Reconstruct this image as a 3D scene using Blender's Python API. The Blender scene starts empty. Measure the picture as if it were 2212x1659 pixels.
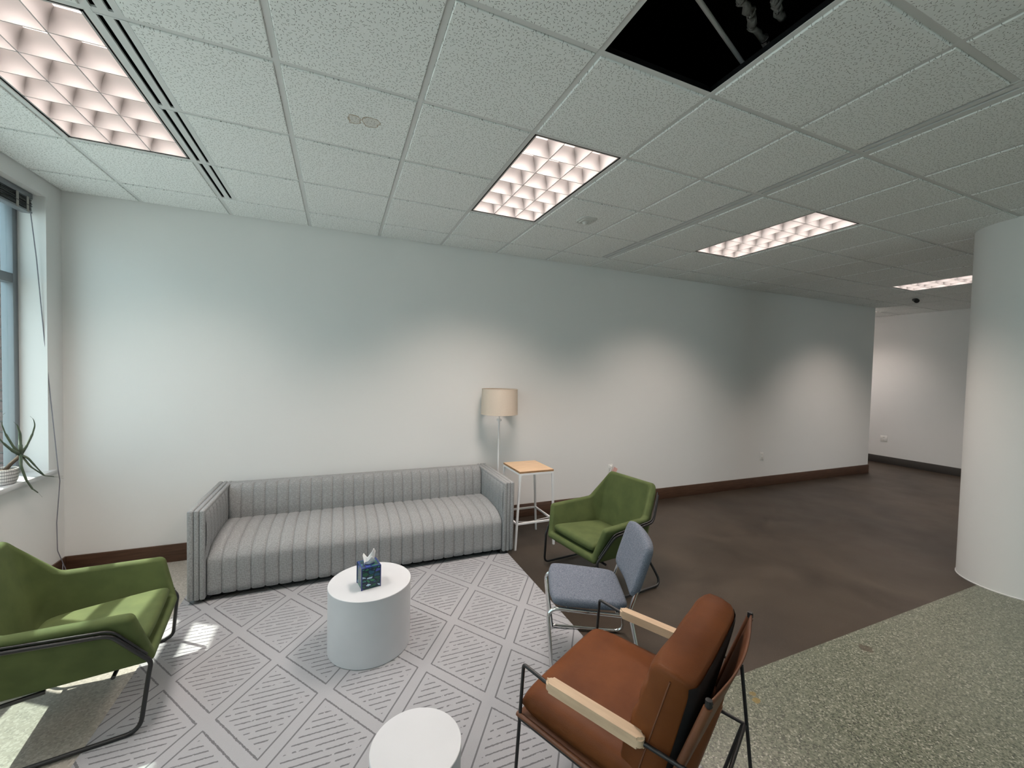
import bpy, bmesh, math, random
from mathutils import Vector, Matrix
random.seed(7)
S = bpy.context.scene
COL = S.collection

# ------------------------------------------------------------------ camera
cam = bpy.data.cameras.new('camera'); cam.sensor_width = 36.0; cam.lens = 14.3834
cam.clip_start = 0.02; cam.clip_end = 200
camo = bpy.data.objects.new('camera', cam); COL.objects.link(camo)
RT = Vector((0.920962, -0.388939, 0.023547)); DN = Vector((0.009735, -0.037444, -0.999251)); FW = Vector((0.38953, 0.920502, -0.030698))
CP = Vector((1.965132, -4.262462, 1.679613))
camo.matrix_world = Matrix(((RT.x, -DN.x, -FW.x, CP.x), (RT.y, -DN.y, -FW.y, CP.y), (RT.z, -DN.z, -FW.z, CP.z), (0, 0, 0, 1)))
S.camera = camo

# ------------------------------------------------------------------ world, sun, exposure
SKY = 2.55; SUN = 10.0; TUBE = 6.0; FIX = 60.0; BEAM = 19.0
w = bpy.data.worlds.new('sky'); S.world = w; w.use_nodes = True
bg = w.node_tree.nodes['Background']; bg.inputs[0].default_value = (0.70, 0.91, 1.0, 1); bg.inputs[1].default_value = SKY
sl = bpy.data.lights.new('sun', 'SUN'); sl.energy = SUN; sl.angle = math.radians(0.6); sl.color = (1.0, 0.94, 0.84)
so = bpy.data.objects.new('sun', sl); COL.objects.link(so)
so.rotation_euler = Vector((0.56, -0.36, -1.0)).to_track_quat('-Z', 'Y').to_euler(); so.location = (-6, 4, 9)
S.view_settings.view_transform = 'Standard'; S.view_settings.look = 'None'
S.view_settings.exposure = 0.0; S.view_settings.gamma = 1.0; S.view_settings.use_curve_mapping = False
S.cycles.max_bounces = 5; S.cycles.diffuse_bounces = 4; S.cycles.glossy_bounces = 3; S.cycles.transparent_max_bounces = 8
S.cycles.use_adaptive_sampling = True; S.cycles.adaptive_threshold = 0.06; S.cycles.adaptive_min_samples = 20
S.cycles.sample_clamp_indirect = 6.0; S.cycles.caustics_reflective = False; S.cycles.caustics_refractive = False
def portal(y0, y1, z0, z1, x):
    l = bpy.data.lights.new('window_portal', 'AREA'); l.shape = 'RECTANGLE'; l.size = abs(y1 - y0); l.size_y = z1 - z0
    l.cycles.is_portal = True
    o = bpy.data.objects.new('window_portal', l); COL.objects.link(o)
    o.matrix_world = Matrix(((0, 0, -1, x), (1, 0, 0, (y0 + y1) / 2), (0, 1, 0, (z0 + z1) / 2), (0, 0, 0, 1)))
portal(-2.70, -0.16, 0.86, 2.86, -0.36); portal(-5.9, -3.2, 0.86, 2.86, -0.36); portal(-9.1, -6.4, 0.86, 2.86, -0.36)
def portal_rear(x0, x1, z0, z1, y):
    l = bpy.data.lights.new('window_portal', 'AREA'); l.shape = 'RECTANGLE'; l.size = x1 - x0; l.size_y = z1 - z0; l.cycles.is_portal = True
    o = bpy.data.objects.new('window_portal', l); COL.objects.link(o)
    o.matrix_world = Matrix(((-1, 0, 0, (x0 + x1) / 2), (0, 0, -1, y), (0, 1, 0, (z0 + z1) / 2), (0, 0, 0, 1)))
portal_rear(4.6, 7.4, 0.1, 2.6, -9.80)  # portal for the added rear window

# ------------------------------------------------------------------ materials
def nd(t, kind, **kw):
    n = t.nodes.new(kind)
    for k, v in kw.items(): setattr(n, k, v)
    return n
def base(name):
    m = bpy.data.materials.new(name); m.use_nodes = True; t = m.node_tree
    return m, t, t.nodes['Principled BSDF']
def inp(n, k, v):
    n.inputs[k].default_value = v
def M(name, c, rough=0.5, metal=0.0, c2=None, vs=6.0, bump=0.0, bs=200.0, stretch=(1, 1, 1), coat=0.0, sheen=0.0, spec=None, detail=3):
    m, t, p = base(name)
    c = tuple(c) + (1,)
    inp(p, 'Base Color', c); inp(p, 'Roughness', rough); inp(p, 'Metallic', metal)
    if coat: inp(p, 'Coat Weight', coat); inp(p, 'Coat Roughness', 0.15)
    if sheen: inp(p, 'Sheen Weight', sheen); inp(p, 'Sheen Roughness', 0.4); inp(p, 'Sheen Tint', c)
    if spec is not None: inp(p, 'Specular IOR Level', spec)
    tc = nd(t, 'ShaderNodeTexCoord'); mp = nd(t, 'ShaderNodeMapping'); inp(mp, 'Scale', stretch)
    t.links.new(tc.outputs['Object'], mp.inputs[0])
    if c2 is not None:
        n = nd(t, 'ShaderNodeTexNoise'); inp(n, 'Scale', vs); inp(n, 'Detail', detail)
        t.links.new(mp.outputs[0], n.inputs['Vector'])
        r = nd(t, 'ShaderNodeValToRGB'); r.color_ramp.elements[0].position = 0.35; r.color_ramp.elements[1].position = 0.65
        r.color_ramp.elements[0].color = c; r.color_ramp.elements[1].color = tuple(c2) + (1,)
        t.links.new(n.outputs[0], r.inputs[0]); t.links.new(r.outputs[0], p.inputs['Base Color'])
    if bump:
        n2 = nd(t, 'ShaderNodeTexNoise'); inp(n2, 'Scale', bs); inp(n2, 'Detail', 2.0)
        t.links.new(mp.outputs[0], n2.inputs['Vector'])
        b = nd(t, 'ShaderNodeBump'); inp(b, 'Strength', bump); inp(b, 'Distance', 0.004)
        t.links.new(n2.outputs[0], b.inputs['Height']); t.links.new(b.outputs[0], p.inputs['Normal'])
    return m
def math_(t, op, a, b=None, c=None):
    n = nd(t, 'ShaderNodeMath', operation=op)
    for i, v in enumerate((a, b, c)):
        if v is None: continue
        if isinstance(v, (int, float)): n.inputs[i].default_value = v
        else: t.links.new(v, n.inputs[i])
    return n.outputs[0]
def mixc(t, f, a, b):
    n = nd(t, 'ShaderNodeMix', data_type='RGBA')
    if isinstance(f, (int, float)): n.inputs[0].default_value = f
    else: t.links.new(f, n.inputs[0])
    for i, v in ((6, a), (7, b)):
        if isinstance(v, tuple): n.inputs[i].default_value = v + (1,)
        else: t.links.new(v, n.inputs[i])
    return n.outputs[2]

WALL = M('wall_paint', (0.77, 0.775, 0.77), 0.75, bump=0.06, bs=350)
COLUMN = M('column_paint', (0.74, 0.745, 0.735), 0.7, bump=0.05, bs=300)
WOODB = M('baseboard_wood', (0.058, 0.028, 0.016), 0.4, c2=(0.098, 0.050, 0.030), vs=5, stretch=(1, 1, 14), detail=5)
BASEG = M('baseboard_rubber', (0.055, 0.050, 0.046), 0.5)
WHITE = M('white_metal', (0.80, 0.81, 0.82), 0.35)
TEE = M('ceiling_grid_metal', (0.68, 0.70, 0.70), 0.5)
BLACK = M('black_metal', (0.012, 0.012, 0.013), 0.45)
GAP_SHADE = M('black_gap_and_shade', (0.006, 0.006, 0.007), 0.9, spec=0.1)  # real gaps, plus painted shadow on the ceiling tee webs
CHROME = M('chrome', (0.80, 0.80, 0.80), 0.10, 1.0)
ALU = M('window_aluminium', (0.23, 0.25, 0.27), 0.4, 0.6)
PLASTIC = M('white_plastic', (0.80, 0.80, 0.78), 0.45)
GREEN = M('green_velvet', (0.055, 0.078, 0.020), 0.85, c2=(0.074, 0.100, 0.028), vs=9, bump=0.10, bs=600, sheen=0.30)
GREYF = M('grey_sofa_felt', (0.225, 0.23, 0.235), 0.95, c2=(0.325, 0.335, 0.34), vs=130, bump=0.25, bs=500, sheen=0.15, detail=4)
SEAM = M('sofa_seam', (0.06, 0.06, 0.058), 0.95)
BLUEG = M('blue_grey_tweed', (0.085, 0.105, 0.14), 0.95, c2=(0.17, 0.19, 0.23), vs=260, bump=0.3, bs=600, stretch=(1, 0.35, 1), detail=3)
LEATHER = M('tan_leather', (0.105, 0.030, 0.0065), 0.55, c2=(0.155, 0.048, 0.012), vs=5, bump=0.12, bs=260, detail=4, spec=0.22)
LEATHERD = M('brown_leather_sling', (0.115, 0.042, 0.018), 0.5, c2=(0.16, 0.06, 0.026), vs=6, bump=0.10, bs=300)
CANVAS = M('black_canvas', (0.010, 0.011, 0.013), 0.9, bump=0.1, bs=900)
OAK = M('pale_oak', (0.50, 0.36, 0.24), 0.45, c2=(0.58, 0.43, 0.29), vs=5, stretch=(1.5, 12, 12), detail=5)
TOPW = M('birch_top', (0.56, 0.385, 0.235), 0.45, c2=(0.64, 0.455, 0.29), vs=5, stretch=(2, 16, 2), detail=5)
PLYE = M('plywood_edge', (0.22, 0.11, 0.05), 0.6, c2=(0.42, 0.25, 0.13), vs=20, stretch=(1, 1, 30))
TWHITE = M('white_lacquer', (0.57, 0.59, 0.615), 0.42, c2=(0.54, 0.56, 0.585), vs=4)
LINEN = M('linen_shade', (0.60, 0.51, 0.42), 0.9, c2=(0.66, 0.57, 0.48), vs=300, bump=0.15, bs=800)
SILL = M('sill_stone', (0.62, 0.63, 0.64), 0.35)
BRICKM = M('brick', (0.16, 0.11, 0.105), 0.85, c2=(0.21, 0.155, 0.15), vs=30, bump=0.3, bs=120)
MORTAR = M('mortar', (0.25, 0.23, 0.22), 0.9, bump=0.2, bs=200)
GROUNDM = M('outdoor_ground', (0.46, 0.49, 0.49), 0.95, c2=(0.54, 0.56, 0.56), vs=0.6)
SLAT = M('dark_blind_slat', (0.045, 0.047, 0.050), 0.5)
TAPE = M('blind_tape', (0.32, 0.31, 0.29), 0.8)
BCORD = M('blind_cord_grey', (0.20, 0.20, 0.235), 0.6)
CORD = M('white_cable', (0.82, 0.82, 0.82), 0.5)
ALOE = M('aloe_leaf', (0.050, 0.085, 0.050), 0.5, c2=(0.085, 0.11, 0.065), vs=30)
SOIL = M('soil', (0.10, 0.075, 0.055), 0.95, bump=0.5, bs=120)
PINK = M('pink_tag', (0.85, 0.52, 0.48), 0.3)
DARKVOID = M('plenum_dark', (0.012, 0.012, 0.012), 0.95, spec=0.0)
FLUFF = M('grey_insulation', (0.25, 0.245, 0.235), 1.0, bump=0.6, bs=80)
TISSUE = M('tissue_paper', (0.88, 0.88, 0.88), 0.9, bump=0.1, bs=90)
BLADE = M('louver_aluminium', (0.43, 0.41, 0.405), 0.34, 0.45)
HOUSE = M('light_housing', (0.70, 0.66, 0.64), 0.6)

def tube_mat():
    m = bpy.data.materials.new('fluorescent_tube'); m.use_nodes = True; t = m.node_tree; t.nodes.clear()
    e = nd(t, 'ShaderNodeEmission'); e.inputs[0].default_value = (1.0, 0.86, 0.77, 1); e.inputs[1].default_value = TUBE
    o = nd(t, 'ShaderNodeOutputMaterial'); t.links.new(e.outputs[0], o.inputs[0]); return m
TUBEM = tube_mat()
def glass_mat():
    m = bpy.data.materials.new('window_glass'); m.use_nodes = True; t = m.node_tree; t.nodes.clear()
    a = nd(t, 'ShaderNodeBsdfTransparent'); a.inputs[0].default_value = (0.95, 0.98, 0.97, 1)
    g = nd(t, 'ShaderNodeBsdfGlossy'); g.inputs['Roughness'].default_value = 0.02
    x = nd(t, 'ShaderNodeMixShader'); x.inputs[0].default_value = 0.05
    o = nd(t, 'ShaderNodeOutputMaterial'); t.links.new(a.outputs[0], x.inputs[1]); t.links.new(g.outputs[0], x.inputs[2]); t.links.new(x.outputs[0], o.inputs[0])
    return m
GLASS = glass_mat()

def ceiling_tile_mat(name, stain=False):
    m, t, p = base(name); inp(p, 'Roughness', 0.92); inp(p, 'Specular IOR Level', 0.15)
    tc = nd(t, 'ShaderNodeTexCoord'); oi = nd(t, 'ShaderNodeObjectInfo')
    off = nd(t, 'ShaderNodeVectorMath', operation='SCALE'); off.inputs[0].default_value = (37, 53, 0); t.links.new(oi.outputs['Random'], off.inputs['Scale'])
    add = nd(t, 'ShaderNodeVectorMath', operation='ADD'); t.links.new(tc.outputs['Object'], add.inputs[0]); t.links.new(off.outputs[0], add.inputs[1])
    flat = nd(t, 'ShaderNodeVectorMath', operation='MULTIPLY'); t.links.new(add.outputs[0], flat.inputs[0]); flat.inputs[1].default_value = (1, 1, 0)
    nz = nd(t, 'ShaderNodeTexNoise'); inp(nz, 'Scale', 40); t.links.new(flat.outputs[0], nz.inputs['Vector'])
    vo = nd(t, 'ShaderNodeTexVoronoi', voronoi_dimensions='2D'); SC = 74.0; inp(vo, 'Scale', SC); t.links.new(flat.outputs[0], vo.inputs['Vector'])
    # local vector from the cell point (cell units), turned by a random angle: short worm-like pits
    scl = nd(t, 'ShaderNodeVectorMath', operation='SUBTRACT'); t.links.new(flat.outputs[0], scl.inputs[0]); t.links.new(vo.outputs['Position'], scl.inputs[1])
    sep = nd(t, 'ShaderNodeSeparateColor'); t.links.new(vo.outputs['Color'], sep.inputs[0])
    ang = math_(t, 'MULTIPLY', sep.outputs[0], 6.283)
    rot = nd(t, 'ShaderNodeVectorRotate', rotation_type='Z_AXIS'); t.links.new(scl.outputs[0], rot.inputs['Vector']); t.links.new(ang, rot.inputs['Angle'])
    sx = nd(t, 'ShaderNodeSeparateXYZ'); t.links.new(rot.outputs[0], sx.inputs[0])
    ax = math_(t, 'ABSOLUTE', sx.outputs[0])
    bend = math_(t, 'MULTIPLY', math_(t, 'MULTIPLY', ax, ax), 60.0)
    ay = math_(t, 'ABSOLUTE', math_(t, 'SUBTRACT', sx.outputs[1], bend))
    ln = math_(t, 'MULTIPLY_ADD', sep.outputs[1], 0.0040, 0.0018)
    m1 = math_(t, 'LESS_THAN', ax, ln); m2 = math_(t, 'LESS_THAN', ay, 0.0011)
    m3 = math_(t, 'GREATER_THAN', sep.outputs[2], 0.15)
    pit = math_(t, 'MULTIPLY', math_(t, 'MULTIPLY', m1, m2), m3)
    col = mixc(t, nz.outputs[0], (0.84, 0.87, 0.865), (0.88, 0.905, 0.90))
    if stain:
        sub = nd(t, 'ShaderNodeVectorMath', operation='SUBTRACT'); t.links.new(tc.outputs['Object'], sub.inputs[0])
        sub.inputs[1].default_value = STAIN_AT
        nn = nd(t, 'ShaderNodeTexNoise'); inp(nn, 'Scale', 26); t.links.new(tc.outputs['Object'], nn.inputs['Vector'])
        tot = None
        for (ox, oy, rad) in ((-0.045, 0.005, 0.034), (0.035, -0.005, 0.045)):
            s2 = nd(t, 'ShaderNodeVectorMath', operation='ADD'); t.links.new(sub.outputs[0], s2.inputs[0]); s2.inputs[1].default_value = (-ox, -oy, 0)
            le = nd(t, 'ShaderNodeVectorMath', operation='LENGTH'); t.links.new(s2.outputs[0], le.inputs[0])
            d = math_(t, 'ADD', le.outputs['Value'], math_(t, 'MULTIPLY', math_(t, 'SUBTRACT', nn.outputs[0], 0.5), 0.05))
            ring = math_(t, 'LESS_THAN', math_(t, 'ABSOLUTE', math_(t, 'SUBTRACT', d, rad)), 0.0035)
            fill = math_(t, 'MULTIPLY', math_(t, 'LESS_THAN', d, rad), 0.35)
            q = math_(t, 'MAXIMUM', ring, fill); tot = q if tot is None else math_(t, 'MAXIMUM', tot, q)
        col = mixc(t, math_(t, 'MULTIPLY', tot, 0.75), col, (0.36, 0.27, 0.18))
    col = mixc(t, math_(t, 'MULTIPLY', pit, 0.74), col, (0.09, 0.10, 0.09))
    t.links.new(col, p.inputs['Base Color'])
    b = nd(t, 'ShaderNodeBump'); inp(b, 'Strength', 0.35); inp(b, 'Distance', 0.003)
    n2 = nd(t, 'ShaderNodeTexNoise'); inp(n2, 'Scale', 160); t.links.new(flat.outputs[0], n2.inputs['Vector'])
    t.links.new(math_(t, 'SUBTRACT', n2.outputs[0], pit), b.inputs['Height']); t.links.new(b.outputs[0], p.inputs['Normal'])
    return m
STAIN_AT = (0.06, -0.02, 0)
TILE = ceiling_tile_mat('ceiling_tile'); TILES = ceiling_tile_mat('ceiling_tile_stained', True)

def floor_mat():
    m, t, p = base('polished_concrete'); inp(p, 'Specular IOR Level', 0.36); tc = nd(t, 'ShaderNodeTexCoord')
    n1 = nd(t, 'ShaderNodeTexNoise'); inp(n1, 'Scale', 1.1); inp(n1, 'Detail', 5); inp(n1, 'Distortion', 1.2); t.links.new(tc.outputs['Object'], n1.inputs['Vector'])
    n2 = nd(t, 'ShaderNodeTexNoise'); inp(n2, 'Scale', 150); inp(n2, 'Detail', 2); t.links.new(tc.outputs['Object'], n2.inputs['Vector'])
    r = nd(t, 'ShaderNodeValToRGB'); r.color_ramp.elements[0].position = 0.3; r.color_ramp.elements[1].position = 0.72
    r.color_ramp.elements[0].color = (0.026, 0.018, 0.012, 1); r.color_ramp.elements[1].color = (0.056, 0.042, 0.030, 1)
    t.links.new(n1.outputs[0], r.inputs[0])
    sp = nd(t, 'ShaderNodeValToRGB'); sp.color_ramp.elements[0].position = 0.60; sp.color_ramp.elements[1].position = 0.72
    t.links.new(n2.outputs[0], sp.inputs[0])
    c = mixc(t, math_(t, 'MULTIPLY', sp.outputs[0], 0.12), r.outputs[0], (0.22, 0.20, 0.17))
    t.links.new(c, p.inputs['Base Color']); inp(p, 'Roughness', 0.30)
    n3 = nd(t, 'ShaderNodeTexNoise'); inp(n3, 'Scale', 3); inp(n3, 'Detail', 4); t.links.new(tc.outputs['Object'], n3.inputs['Vector'])
    t.links.new(math_(t, 'MULTIPLY_ADD', n3.outputs[0], 0.16, 0.36), p.inputs['Roughness'])
    return m
def terrazzo_mat():
    m, t, p = base('green_terrazzo'); tc = nd(t, 'ShaderNodeTexCoord')
    v = nd(t, 'ShaderNodeTexVoronoi'); inp(v, 'Scale', 150); t.links.new(tc.outputs['Object'], v.inputs['Vector'])
    sep = nd(t, 'ShaderNodeSeparateColor'); t.links.new(v.outputs['Color'], sep.inputs[0])
    r = nd(t, 'ShaderNodeValToRGB'); r.color_ramp.interpolation = 'CONSTANT'
    e = r.color_ramp.elements; e[0].position = 0.0; e[0].color = (0.044, 0.053, 0.040, 1); e[1].position = 0.20; e[1].color = (0.105, 0.12, 0.086, 1)
    for pos, c in ((0.45, (0.15, 0.166, 0.122, 1)), (0.72, (0.21, 0.222, 0.17, 1)), (0.93, (0.36, 0.365, 0.30, 1))):
        x = e.new(pos); x.color = c
    t.links.new(sep.outputs[0], r.inputs[0])
    n = nd(t, 'ShaderNodeTexNoise'); inp(n, 'Scale', 1.5); t.links.new(tc.outputs['Object'], n.inputs['Vector'])
    c = mixc(t, math_(t, 'MULTIPLY', n.outputs[0], 0.45), r.outputs[0], (0.112, 0.12, 0.09))
    nn = nd(t, 'ShaderNodeTexNoise'); inp(nn, 'Scale', 30); t.links.new(tc.outputs['Object'], nn.inputs['Vector'])
    for (x, y, rad, cc) in ((5.02, -2.83, 0.035, (0.07, 0.055, 0.04)), (3.98, -2.86, 0.022, (0.20, 0.14, 0.03)), (4.0, -2.82, 0.018, (0.17, 0.12, 0.03))):
        s2 = nd(t, 'ShaderNodeVectorMath', operation='SUBTRACT'); t.links.new(tc.outputs['Object'], s2.inputs[0]); s2.inputs[1].default_value = (x, y, 0)
        le = nd(t, 'ShaderNodeVectorMath', operation='LENGTH'); t.links.new(s2.outputs[0], le.inputs[0])
        d = math_(t, 'ADD', le.outputs['Value'], math_(t, 'MULTIPLY', math_(t, 'SUBTRACT', nn.outputs[0], 0.5), 0.04))
        c = mixc(t, math_(t, 'MULTIPLY', math_(t, 'LESS_THAN', d, rad), 0.8), c, cc)
    t.links.new(c, p.inputs['Base Color']); inp(p, 'Roughness', 0.32)
    return m
FLOOR = floor_mat(); TERR = terrazzo_mat()
def strip_mat():
    m, t, p = base('pale_ground_concrete'); tc = nd(t, 'ShaderNodeTexCoord')
    v = nd(t, 'ShaderNodeTexVoronoi'); inp(v, 'Scale', 120); t.links.new(tc.outputs['Object'], v.inputs['Vector'])
    sep = nd(t, 'ShaderNodeSeparateColor'); t.links.new(v.outputs['Color'], sep.inputs[0])
    n = nd(t, 'ShaderNodeTexNoise'); inp(n, 'Scale', 2.0); inp(n, 'Detail', 4); t.links.new(tc.outputs['Object'], n.inputs['Vector'])
    c = mixc(t, n.outputs[0], (0.31, 0.29, 0.255), (0.40, 0.375, 0.33))
    c = mixc(t, math_(t, 'MULTIPLY', math_(t, 'GREATER_THAN', sep.outputs[0], 0.72), 0.45), c, (0.52, 0.50, 0.46))
    c = mixc(t, math_(t, 'MULTIPLY', math_(t, 'LESS_THAN', sep.outputs[0], 0.15), 0.35), c, (0.18, 0.175, 0.16))
    t.links.new(c, p.inputs['Base Color']); inp(p, 'Roughness', 0.35); return m
STRIP = strip_mat()

def rug_mat():
    m, t, p = base('carved_rug'); inp(p, 'Roughness', 1.0); inp(p, 'Specular IOR Level', 0.05); inp(p, 'Sheen Weight', 0.15)
    tc = nd(t, 'ShaderNodeTexCoord')
    nj = nd(t, 'ShaderNodeTexNoise'); inp(nj, 'Scale', 90); inp(nj, 'Detail', 1); t.links.new(tc.outputs['Object'], nj.inputs['Vector'])
    jit = math_(t, 'MULTIPLY', math_(t, 'SUBTRACT', nj.outputs[0], 0.5), 0.006)
    s = nd(t, 'ShaderNodeSeparateXYZ'); t.links.new(tc.outputs['Object'], s.inputs[0])
    x = math_(t, 'ADD', s.outputs[0], jit); y = math_(t, 'ADD', s.outputs[1], jit)
    u = math_(t, 'DIVIDE', math_(t, 'SUBTRACT', x, 2.933), 0.508); v = math_(t, 'DIVIDE', math_(t, 'SUBTRACT', y, -1.301), 0.708)
    dd = []
    for op in ('ADD', 'SUBTRACT'):
        q = math_(t, op, u, v); f = math_(t, 'ABSOLUTE', math_(t, 'SUBTRACT', q, math_(t, 'ROUND', q))); dd.append(f)
    lines = None
    for i, f in enumerate(dd):
        l = math_(t, 'LESS_THAN', math_(t, 'ABSOLUTE', math_(t, 'SUBTRACT', f, 0.075)), 0.0095)
        l = math_(t, 'MULTIPLY', l, math_(t, 'GREATER_THAN', dd[1 - i], 0.070))
        lines = l if lines is None else math_(t, 'MAXIMUM', lines, l)
    inner = math_(t, 'GREATER_THAN', math_(t, 'MINIMUM', dd[0], dd[1]), 0.145)
    h = math_(t, 'DIVIDE', math_(t, 'SUBTRACT', y, -1.301), 0.0354)
    hl = math_(t, 'LESS_THAN', math_(t, 'ABSOLUTE', math_(t, 'SUBTRACT', h, math_(t, 'ROUND', h))), 0.100)
    nb = nd(t, 'ShaderNodeTexNoise'); inp(nb, 'Scale', 26); t.links.new(tc.outputs['Object'], nb.inputs['Vector'])
    hl = math_(t, 'MULTIPLY', math_(t, 'MULTIPLY', hl, inner), math_(t, 'GREATER_THAN', nb.outputs[0], 0.40))
    g = math_(t, 'MAXIMUM', lines, hl)
    nv = nd(t, 'ShaderNodeTexNoise'); inp(nv, 'Scale', 2.2); inp(nv, 'Detail', 4); t.links.new(tc.outputs['Object'], nv.inputs['Vector'])
    col = mixc(t, nv.outputs[0], (0.315, 0.322, 0.338), (0.375, 0.383, 0.402))
    nf = nd(t, 'ShaderNodeTexNoise'); inp(nf, 'Scale', 300); inp(nf, 'Detail', 2); t.links.new(tc.outputs['Object'], nf.inputs['Vector'])
    col = mixc(t, math_(t, 'MULTIPLY', nf.outputs[0], 0.30), col, (0.255, 0.258, 0.268))
    col = mixc(t, math_(t, 'MULTIPLY', g, 0.85), col, (0.105, 0.105, 0.115))
    t.links.new(col, p.inputs['Base Color'])
    b = nd(t, 'ShaderNodeBump'); inp(b, 'Strength', 0.6); inp(b, 'Distance', 0.006)
    t.links.new(math_(t, 'SUBTRACT', math_(t, 'MULTIPLY', nf.outputs[0], 0.5), g), b.inputs['Height']); t.links.new(b.outputs[0], p.inputs['Normal'])
    return m
RUG = rug_mat()

def pot_mat():
    m, t, p = base('striped_pot'); inp(p, 'Roughness', 0.5); tc = nd(t, 'ShaderNodeTexCoord')
    s = nd(t, 'ShaderNodeSeparateXYZ'); t.links.new(tc.outputs['Object'], s.inputs[0])
    a = math_(t, 'ARCTAN2', s.outputs[1], s.outputs[0])
    fr = math_(t, 'FRACT', math_(t, 'MULTIPLY', a, 48 / 6.2832)); vz = math_(t, 'FRACT', math_(t, 'MULTIPLY', s.outputs[2], 1 / 0.021))
    g = math_(t, 'MAXIMUM', math_(t, 'MULTIPLY', math_(t, 'LESS_THAN', fr, 0.22), 0.55), math_(t, 'LESS_THAN', vz, 0.18))
    t.links.new(mixc(t, g, (0.62, 0.61, 0.60), (0.06, 0.06, 0.065)), p.inputs['Base Color']); return m
POT = pot_mat()

def tissue_box_mat():
    m, t, p = base('botanical_print'); inp(p, 'Roughness', 0.3); tc = nd(t, 'ShaderNodeTexCoord')
    mp = nd(t, 'ShaderNodeMapping'); inp(mp, 'Rotation', (0.4, 0.6, 0.7)); inp(mp, 'Scale', (1, 1.0, 2.0)); t.links.new(tc.outputs['Object'], mp.inputs[0])
    n0 = nd(t, 'ShaderNodeTexNoise'); inp(n0, 'Scale', 16); t.links.new(mp.outputs[0], n0.inputs['Vector'])
    wv = nd(t, 'ShaderNodeMix', data_type='VECTOR'); wv.inputs[0].default_value = 0.05; t.links.new(mp.outputs[0], wv.inputs[4]); t.links.new(n0.outputs['Color'], wv.inputs[5])
    v = nd(t, 'ShaderNodeTexVoronoi'); inp(v, 'Scale', 30); t.links.new(wv.outputs[1], v.inputs['Vector'])
    v2 = nd(t, 'ShaderNodeTexVoronoi', feature='DISTANCE_TO_EDGE'); inp(v2, 'Scale', 30); t.links.new(wv.outputs[1], v2.inputs['Vector'])
    s = nd(t, 'ShaderNodeSeparateColor'); t.links.new(v.outputs['Color'], s.inputs[0])
    r = nd(t, 'ShaderNodeValToRGB'); r.color_ramp.interpolation = 'CONSTANT'; e = r.color_ramp.elements
    e[0].position = 0; e[0].color = (0.012, 0.10, 0.055, 1); e[1].position = 0.30; e[1].color = (0.03, 0.18, 0.09, 1)
    for pos, c in ((0.52, (0.010, 0.085, 0.15, 1)), (0.66, (0.07, 0.10, 0.42, 1)), (0.78, (0.05, 0.26, 0.22, 1)), (0.88, (0.40, 0.58, 0.72, 1))):
        q = e.new(pos); q.color = c
    t.links.new(s.outputs[0], r.inputs[0])
    ed = math_(t, 'LESS_THAN', v2.outputs[0], 0.11)
    t.links.new(mixc(t, ed, r.outputs[0], (0.006, 0.018, 0.05)), p.inputs['Base Color'])
    return m
BOTAN = tissue_box_mat(); NAVY = M('navy_card', (0.02, 0.04, 0.18), 0.35)

# ------------------------------------------------------------------ geometry helpers
def link(o, parent=None):
    COL.objects.link(o)
    if parent is not None: o.parent = parent
    return o
def mesh_obj(name, me, mat, parent=None):
    if mat is not None and not me.materials: me.materials.append(mat)
    return link(bpy.data.objects.new(name, me), parent)
def from_bm(name, bm, mat, parent=None, smooth=False, auto=None):
    bmesh.ops.recalc_face_normals(bm, faces=bm.faces)
    me = bpy.data.meshes.new(name); bm.to_mesh(me); bm.free()
    if smooth or auto:
        for p in me.polygons: p.use_smooth = True
    if auto: me.set_sharp_from_angle(angle=math.radians(auto))
    return mesh_obj(name, me, mat, parent)
def empty(name, loc, rz=0.0, label=None, cat=None, group=None, kind=None):
    o = bpy.data.objects.new(name, None); o.empty_display_size = 0.05; COL.objects.link(o)
    o.location = loc; o.rotation_euler = (0, 0, rz); tag(o, label, cat, group, kind); return o
def tag(o, label=None, cat=None, group=None, kind=None):
    if label: o['label'] = label
    if cat: o['category'] = cat
    if group: o['group'] = group
    if kind: o['kind'] = kind
    return o
def add_box(bm, c0, c1, mat_index=0):
    x0, y0, z0 = c0; x1, y1, z1 = c1
    v = [bm.verts.new(p) for p in ((x0, y0, z0), (x1, y0, z0), (x1, y1, z0), (x0, y1, z0), (x0, y0, z1), (x1, y0, z1), (x1, y1, z1), (x0, y1, z1))]
    for f in ((0, 3, 2, 1), (4, 5, 6, 7), (0, 1, 5, 4), (1, 2, 6, 5), (2, 3, 7, 6), (3, 0, 4, 7)):
        bm.faces.new([v[i] for i in f]).material_index = mat_index
    return v
def box(name, c0, c1, mat, parent=None, bev=0.0, seg=2):
    bm = bmesh.new(); add_box(bm, c0, c1)
    if bev:
        bmesh.ops.bevel(bm, geom=bm.edges[:], offset=bev, segments=seg, affect='EDGES', profile=0.5)
    return from_bm(name, bm, mat, parent, auto=40 if bev else None)
def boxes(name, lst, mat, parent=None):
    bm = bmesh.new()
    for a, b in lst: add_box(bm, a, b)
    return from_bm(name, bm, mat, parent)
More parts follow.
